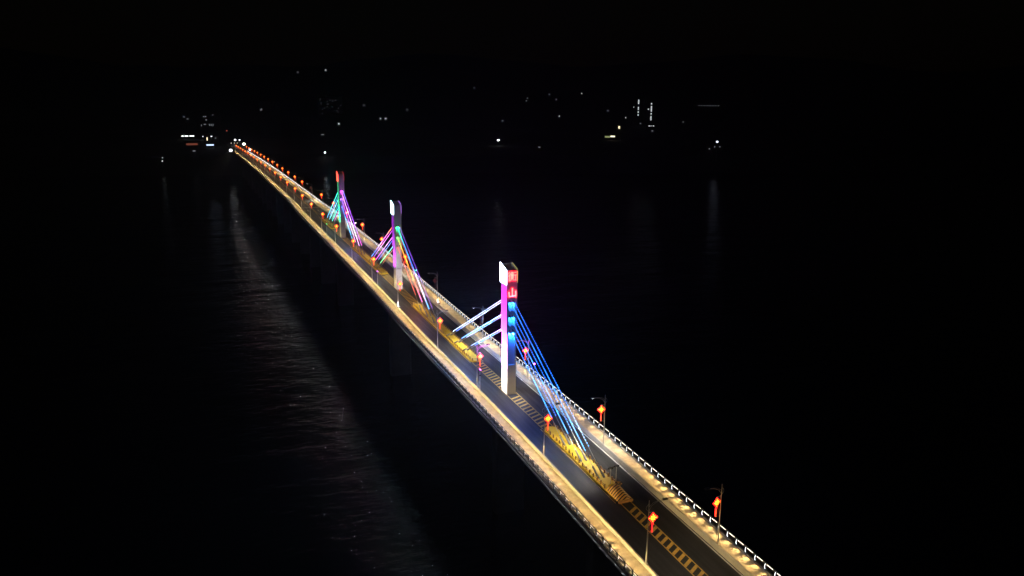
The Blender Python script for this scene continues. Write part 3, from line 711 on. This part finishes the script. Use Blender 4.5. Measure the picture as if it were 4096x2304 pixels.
for q in (-1, 1):
    P0 = lamp_proto(q); protos = {}; side = 'left' if q < 0 else 'right'
    for k in range(27 if q < 0 else 26):
        s = (k * 30 + DS[k]) * 35 / 30 + (.33 if q > 0 else 0)
        u = q * (6.12 - nar(s)); z = zf(s) + .86
        o = P0 if k == 0 else copy_tree(P0)
        o.location = (u, s, z)
        lit = (q, k) in LIT
        tag(o, '%s street lamp from the near end along the %s barrier%s' % (ordn[k], side, ', its head glowing white' if lit else ', grey pole with curved arm'), 'street lamp', 'street lamps on the bridge')
        if lit:
            for c in o.children:
                if c.name.startswith('lens'):
                    c.data = c.data.copy(); c.data.materials.clear(); c.data.materials.append(E_head)
            lamp_at(L_street, (-q * 2.58, 0, HP - .42), (-q * 3.6, 0, -1), o)
        else: lamp_at(L_mid if k in (1, 2, 3, 4) else L_weak, (-q * 2.58, 0, HP - .42), (-q * 3.6, 0, -1), o)
        kind = 'off' if (q, k) in {(1, 3), (1, 4), (1, 11)} else ('red' if (q, k) in {(-1, 0)} or k > 20 else 'on')
        if kind not in protos: protos[kind] = ln = lantern_proto(kind, q)
        else: ln = copy_tree(protos[kind])
        ln.location = (u - q * .72, s, z + HP - 2.75); ln.rotation_euler = (0, 0, random.uniform(-.25, .25))
        tag(ln, '%s knot lantern hung on the %s street lamp of the %s row' % ({'off': 'unlit dark', 'red': 'red tasselled', 'on': 'glowing yellow and red'}[kind], ordn[k], side), 'lantern', 'knot lanterns on the lamp poles')

# ------------------------------------------------------------------ coloured floodlights that paint the towers
def flood(x, y, h, col, energy, target, size, lab, st=12, second=None):
    zb = zf(y) + .86
    o = tag(empty('floodlight', (x, y, zb)), lab, 'floodlight', 'floodlights aimed at the towers')
    if h > 1: MB().tube([(0, 0, 0), (0, 0, h)], [.08, .06], 8).cbox((0, 0, .03), (.3, .3, .06)).build('pole', M_pole, o)
    t = (Vector(target) - Vector((x, y, zb + h))).normalized()
    P = Vector((0, 0, h + .12)); sidev = t.cross(Vector((0, 0, 1))).normalized(); u2 = sidev.cross(t)
    def slab(a, b, w):
        v = []
        for e in (a, b):
            c = P + t * e
            v += [tuple(c + sidev * w * i + u2 * w * .8 * j) for i, j in ((-1, -1), (1, -1), (1, 1), (-1, 1))]
        return MB().raw(v, [(3, 2, 1, 0), (4, 5, 6, 7), (0, 1, 5, 4), (1, 2, 6, 5), (2, 3, 7, 6), (3, 0, 4, 7)])
    slab(-.2, .05, .26).build('housing', M_dark, o)
    slab(.05, .1, .24).build('lens', emis('flood_lens', col, st), o)
    w = P + t * .2
    if second:       # an added white head lower on the pole, to whiten the tower's foot
        MB().cbox((0, 0, h - 1.1), (.3, .34, .3)).build('added_white_head', M_dark, o)
        lamp_at(spot_data('added_flood_white', (.95, .93, 1), second[0], 110, .8, .12), (-math.copysign(.25, x), 0, h - 1.1), (-math.copysign(5, x), second[1], h - 1.2), o)
    lamp_at(spot_data('flood_beam', col, energy, size, .8, .12), tuple(w), tuple(w + t), o)
    return o
mg = (1, .10, .98)
flood(-6.12, 68.9, 4.4, (1, .085, .98), 80000, (-1.1, 67.4, zf(68) + 12.2), 112, 'magenta floodlight on a short pole left of the tower with characters', second=(5200, -1.4))
flood(6.12, 67.6, 4.6, (1, .06, .7), 16000, (1.1, 67.4, zf(68) + 12.5), 95, 'pink floodlight on a short pole right of the tower with characters', 14, second=(3600, -1.0))
flood(-6.12, 167.6, 4.4, (.6, .04, 1), 26000, (-1.1, 164.8, zf(165) + 14.5), 95, 'violet floodlight on a short pole left of the middle tower', 6)
flood(6.12, 164.4, 4.6, (.05, 1, .4), 5000, (1.1, 164.5, zf(165) + 14.5), 90, 'green floodlight on a short pole right of the middle tower', 12)
flood(-6.3, 138.4, .3, (1, .93, .98), 16000, (-.9, 163.5, zf(164) + 5.5), 46, 'white floodlight low on the left barrier before the middle tower', 20)
flood(6.15, 139.2, .15, (1, .85, 1), 3500, (.9, 163.2, zf(164) + 6), 46, 'small white floodlight low on the right barrier before the middle tower', 6)
flood(-6.12, 267.0, 4.4, (.03, 1, .3), 30000, (-1.1, 262.6, zf(262) + 14), 95, 'green floodlight on a short pole left of the farthest tower', 5)
flood(6.12, 264.4, 4.6, (1, .95, .7), 2500, (1.1, 262.8, zf(262) + 12), 90, 'pale yellow floodlight on a short pole right of the farthest tower', 14)

# ------------------------------------------------------------------ far bank: houses, towers, shops, lamps
E_win = emis('window_lit', (.95, .97, 1), 1.0); E_stair = emis('window_stair', (.9, .97, 1), .9); E_winy = emis('window_warm', (1, .83, .5), 2.2); E_dim = emis('window_dim', (.85, .9, 1), .2); E_faint = emis('window_faint', (.85, .9, 1), .07)
def face_cam(x, y): return math.atan2(CAM.x - x, -(CAM.y - y))     # local -y looks towards the camera
def house(x, y, g, hwin, M, label, w=9, d=8, storeys=2, ww=2.0, wh=1.6, nwin=1):
    H = max(hwin + 3, 3.2 * storeys); rz = face_cam(x, y)
    o = tag(empty('house', (x, y, g), rz), label, 'house', 'houses with lights on the far bank')
    MB().box((-w / 2, 0, -3), (w / 2, d, H)).build('wall', M_bwall, o)
    MB().raw([(-w / 2 - .5, -.5, H), (w / 2 + .5, -.5, H), (w / 2 + .5, d + .5, H), (-w / 2 - .5, d + .5, H), (-w / 2 - .5, d / 2, H + 2.4), (w / 2 + .5, d / 2, H + 2.4)],
             [(0, 1, 5, 4), (2, 3, 4, 5), (0, 4, 3), (1, 2, 5), (3, 2, 1, 0)]).build('roof', M_roof, o)
    for i in range(nwin):
        xw = (i - (nwin - 1) / 2) * 3.2
        MB().cbox((xw, -.04, hwin), (ww, .08, wh)).build('window', M, o)
    return o
HL = [ # x, y, ground, height of window, kind, label, w, h
 (401.0, 2728, 141.1, 4.8, 'w', 'highest lit house, bright window far up the dark hill above the green tower', 3.4, 3.4),
 (303.4, 2682, 131.5, 4.8, 'd', 'dim house high on the hill, left of the highest lit window', 3, 3.4),
 (267.2, 1980.6, 23.1, 5, 'd', 'house with a faint window low on the slope above the lantern row', 2, 2.5),
 (234.1, 1582, 2.8, 5, 'w', 'house with one clear white window above the farthest tower', 2.4, 2.8),
 (169.0, 1381.3, -8.8, 4.8, 'd', 'house with a wide dim window above the lantern row', 5, 1.3),
 (369.2, 1797.6, 7.1, 4.8, 'w', 'house with a narrow white window, left of two neighbours', 1.8, 2.6),
 (381.2, 1796.8, 6.9, 4.9, 'w', 'house with a square white window, right of two neighbours', 2.8, 2.6),
 (373.7, 1999.8, 35, 4.8, 'd', 'house with a small dim window above two bright neighbours', 2.4, 2),
 (464.3, 1914.7, 25.4, 5, 'd', 'lone house with a faint window between the middle tower and the hill', 2, 2.6),
 (837.7, 2469.2, 85.9, 5, 'd', 'house with a faint window high above the tower with characters', 2.6, 2),
 (595.9, 1596.3, 6.9, 4.8, 'd', 'house with a very faint window above the bright riverside lamp', 2, 2),
 (865.1, 2089.8, 54.2, 4.8, 'd', 'hillside house, upper of a close pair of dim windows', 1.8, 2.4),
 (842.3, 2043.0, 47.5, 5, 'd', 'hillside house, lower of a close pair of dim windows', 2.2, 2.2),
 (959.6, 2146.4, 65.6, 4.9, 'd', 'hillside house with a small white window left of the twin towers', 2, 2.2),
 (915.2, 2001.7, 51.3, 5, 'd', 'hillside house with a dim window just below another small window', 2.2, 2.2),
 (1111.8, 2235.2, 69.5, 5, 'w', 'topmost lit house left of the twin apartment towers', 2.4, 2.6),
 (745.6, 1621.2, 15.7, 4.9, 'w', 'solitary house with a white window left of the yellow lit shop', 1.8, 1.8),
 (930.6, 1639.4, 11, 4.9, 'w', 'house with a white window beside the left apartment tower', 1.6, 2.2),
 (962.5, 1786.9, 24.7, 5, 'd', 'house with a faint window up the slope left of the twin towers', 2.2, 2.6),
 (879.2, 1493.2, 5.9, 5, 'd', 'house with a dim window at the foot of the left apartment tower', 2, 2),
 (860.6, 1452.9, 3.8, 4.9, 'd', 'house with a dim window between the feet of the twin towers', 2.2, 1.8),
 (794.2, 1296.1, -5.2, 5, 'd', 'house with a square dim window below the right apartment tower', 2.4, 2.4),
 (941.5, 1411.2, 7.8, 5, 'd', 'house with a pinprick window right of the twin towers', 1.6, 1.8),
 (382.8, 914.7, -7.1, 4.9, 'd', 'low riverside house with a wide dim window', 2.6, 1.0),
 (786.7, 1414.6, -2.5, 4.9, 'y', 'house with a dull orange window above the yellow lit shop', 3, 5),
 (620.0, 851.4, -6.8, 4.9, 'd', 'riverside house under the bright lamp, left of two', 1, 1.8),
 (626.6, 849.0, -6.8, 4.9, 'd', 'riverside house under the bright lamp, right of two', 1, 1.8),
 (590.9, 822.9, -7.3, 4.9, 'd', 'riverside house with a small dim window left of the bright lamp', 1.6, 1),
 (-55.2, 1866.3, 7.3, 7.9, 'd', 'house with a faint window far left, higher of two', 3.2, 1.4),
 (-48.4, 1828.1, 4.1, 7.8, 'd', 'house with a faint window far left, lower of two', 3.2, 1.4),
 (-29.2, 1156.9, -5.7, 7.9, 'y', 'narrow house with a tall cream window above the blue canopy', 1.2, 4.4),
 (-50.0, 968.9, -8, 5.5, 'd', 'riverside house with a small cream window left of the bridge end', 3, 1.2),
 (-17.2, 1174.6, -5.5, 7.9, 'd', 'house with a small grey window left of the bridge end lamps', 2, 1),
]
for x, y, g, hw, kd, lb, ww, wh in HL:
    house(x, y, g, hw, {'w': E_win, 'd': E_dim, 'y': E_winy}[kd], lb, ww=ww, wh=wh)

def block(x, y, g, w, d, H, label, wins, M=E_win, cat='apartment building', fl=3.1):
    rz = face_cam(x, y); o = tag(empty('apartment_building', (x, y, g), rz), label, cat, 'tall buildings on the far bank')
    MB().box((-w / 2, 0, -3), (w / 2, d, H)).build('wall', M_bwall, o)
    MB().box((-w / 2 + 2, 1, H), (w / 2 - 2, d - 1, H + 1.0)).box((-3, 3, H + 1.0), (3, d - 3, H + 5)).build('roof', M_roof, o)
    bl = MB(); k = 1
    while k * fl < H - 1:
        bl.box((-w / 2 - .05, -.9, k * fl - .15), (w / 2 + .05, -.003, k * fl)); k += 1
    bl.build('balcony', M_conc, o)
    for xw, h, ww, wh in wins: MB().cbox((xw, -.05 if ww < 9 else -1.0, h), (ww, .09, wh)).build('window', M, o)
    return o
zt = lambda p: p
def col(pix, base, k, rng):      # windows of a lit stair, heights above the foot
    return [(0, (base - p) * k, 2.6, 2.4) for p in pix]
kk = 1830 / 3204.9 / 2.576
block(874, 1486.7, 3, 22, 16, 62, 'left twin apartment tower with a broken column of lit stair windows', [(0, (500 - p) * kk + 2, 2.4, 2.6) for p in (263, 278, 292, 333, 348, 377, 405)] + [(-10, (500 - 320) * kk, 1.6, 1.6)], E_stair)
kk = 1774 / 3204.9 / 2.576
block(868.7, 1424.4, 2, 22, 16, 58, 'right twin apartment tower with a column of lit stair windows', [(0, (520 - p) * kk + 2, 2.4, 2.6) for p in (302, 330, 344, 358, 372, 400, 428, 442, 456)] + [(-6, (520 - 346) * kk, 2.2, 2.2), (-3, 2.5, 2.4, 2.2), (6, 2.5, 2.6, 2.2), (1, 2.5, 1.4, 2.2)], E_stair)
block(-15.7, 1521, -1.5, 44, 16, 38, 'square building left of the bridge end with scattered lit windows', [(-6, 12, 4, 1.6), (-3, 20, 2.2, 2.2), (-7, 26, 2, 1.5), (-4, 26, 2.6, 1.5), (2, 11, 1.4, 3.4), (5, 11, 1.4, 3.4), (8, 11, 1.2, 3), (-12, 10, 1.2, 3), (9, 29, 1.2, 1.2)], E_dim)
block(78, 1347, -7.7, 34, 18, 60, 'tall dark apartment block right of the bridge end', [(-13, 48, 1.2, 3), (-15, 47, 1, 3)], E_dim)
block(274, 1910, 17.5, 60, 20, 46, 'broad dark block with faint scattered windows above the lantern row', [(random.uniform(-26, 28), 4 + 3.1 * random.randint(0, 12), 1.4, 1.6) for _ in range(22)], E_faint)
block(1216.5, 1705.7, 37, 80, 16, 12, 'long low building with a row of lights right of the twin towers', [(-26 + 7 * i, 6.7, 2.6, 1.6) for i in range(8)], E_dim)

# shops and canopies at the left end
def shop(x, y, g, w, H, d, label, sign_col, st, segs, hs, sh):
    rz = face_cam(x, y); o = tag(empty('shop', (x, y, g), rz), label, 'shop', 'lit shops on the far bank')
    MB().box((-w / 2, 0, -3), (w / 2, d, H)).build('wall', M_bwall, o)
    MB().box((-w / 2 - .6, -1.2, H), (w / 2 + .6, d + .4, H + .5)).build('roof', M_roof, o)
    M = emis('sign_strip', sign_col, st)
    for a, b in segs: MB().box((a, -.25, hs), (b, -.02, hs + sh)).build('light_strip', M, o)
    return o
shop(-44, 1264, -3, 44, 8, 12, 'long shop row with white green strips of light left of the bridge end', (.9, 1, .95), 3, [(-19, -16), (-14.5, -9.5), (-7.5, -1)], 4, 1.3)
shop(-24, 1254, -3.3, 24, 8, 12, 'shop with one long thin white strip of light', (.85, .92, 1), 3, [(-9, 8.5)], 4, 1.0)
shop(-49.6, 1143, -5.9, 22, 6, 10, 'red fronted shop with a dull glowing red front', (1, .25, .14), .16, [(-8, 7)], .5, 2.6)
cp = tag(empty('fuel_canopy', (-27.9, 1084.5, -6.6), face_cam(-28, 1084)), 'brilliant blue white lit canopy left of the bridge end', 'canopy')
MB().box((-5.5, 0, 5.2), (5.5, 7, 5.9)).build('roof', M_bwall, cp)
MB().box((-4.6, -.2, 3.6), (4.6, -.04, 5.15)).build('light_panel', emis('canopy_light', (.55, .72, 1), 2.2), cp)
for xx in (-4.5, 4.5):
    for yy in (1, 6): MB().tube([(xx, yy, -3), (xx, yy, 5.2)], .2, 8).build('post', M_pole, cp)
ys = shop(587.4, 1083.4, -3.8, 26, 8, 10, 'low shop with a yellow lit front below the twin towers', (1, .95, .6), 2.2, [(-3, 4)], 4.6, 2.0)
MB().box((-12, -.25, 3.5), (-4, -.02, 6.2)).build('light_strip', emis('shop_glass', (.75, .85, .35), .35), ys)

# lamps on the far bank
L_far = bpy.data.lights.new('bank_light', 'POINT'); L_far.energy = 4000; L_far.color = (1, .97, .9); L_far.shadow_soft_size = .4
def bank_lamp(x, y, g, h, size, col, st, label, light=None):
    o = tag(empty('lamp_mast', (x, y, g)), label, 'lamp', 'lamps on the far bank')
    MB().tube([(0, 0, -2), (0, 0, h - size * .7)], [.2, .09], 6).build('mast', M_pole, o)
    MB().ball((0, 0, h), (size, size, size * .8), 12, 8).build('globe', emis('mast_globe', col, st), o)
    if light:
        l = bpy.data.lights.new('bank_light', 'POINT'); l.energy = light; l.color = col; l.shadow_soft_size = size
        lo = lamp_at(l, (0, -size * 1.3, h), (0, -9, 0), o)
    return o
bank_lamp(557.7, 761.3, -13.2, 23.8, 1.4, (.72, .8, 1), 2.6, 'brilliant blue white lamp on the right far bank, mirrored in the water', 20)
bank_lamp(366.2, 1025.8, -6.2, 8, 1.3, (.9, .95, 1), 10, 'white lamp on the bank left of the tower with characters')
bank_lamp(99.1, 923.9, -11.8, 7.5, .9, (.9, .95, 1), 10, 'white lamp on the bank above the far lantern row')
bank_lamp(7.0, 1127.4, -6.1, 7.9, 1.5, (.92, .96, 1), 3, 'white road lamp beyond the bridge end, left of a pair', 600)
bank_lamp(12.8, 1126, -6.1, 7.8, 1.0, (.92, .96, 1), 3, 'white road lamp beyond the bridge end, right of a pair', 400)
bank_lamp(12.7, 1040.7, -7.1, 7.9, 2.0, (1, .97, .8), 5, 'large yellowish white lamp over the road beyond the bridge', 400)
bank_lamp(-9.5, 938, -10.4, 9.8, 1.9, (.95, .97, 1), 4, 'large white lamp at the left corner of the bridge end', 400)
bank_lamp(14, 960.2, -8.9, 7.4, .9, (.9, .95, 1), 12, 'small white lamp at the right corner of the bridge end', 500)
bank_lamp(-85.8, 947.8, -19.4, 7.2, .7, (.9, 1, .95), 1.3, 'lower of two white lamps on the far left shore')
bank_lamp(-85.8, 967, -17, 7.0, .6, (.9, 1, .95), 1.3, 'upper of two white lamps on the far left shore')
bank_lamp(9.1, 1382, -3.6, 7.9, .8, (1, .1, .05), 1.2, 'small red light far behind the bridge end')
for i, (x, y) in enumerate(((-1.7, 1063.6), (2.1, 1061.4), (5.9, 1063.2))):
    bank_lamp(x, y, -6.9, 7.9, .42, (1, .85, .65), 3, '%s of three small warm lamps beyond the bridge end' % ('leftmost', 'middle', 'rightmost')[i])

# ------------------------------------------------------------------ thin haze added to give the lamps a faint glow
hz = MB().box((-3600, -1000, WATER - 4.0), (4300, 4700, 420)); M = bpy.data.materials.new('haze'); M.use_nodes = True
N = M.node_tree.nodes; N.remove(N['Principled BSDF']); v = N.new('ShaderNodeVolumePrincipled')
v.inputs['Density'].default_value = 0.00012; v.inputs['Color'].default_value = (.8, .85, 1, 1); v.inputs['Anisotropy'].default_value = 0.75
M.node_tree.links.new(v.outputs[0], N['Material Output'].inputs['Volume'])
hz.build('haze', M)['kind'] = 'stuff'
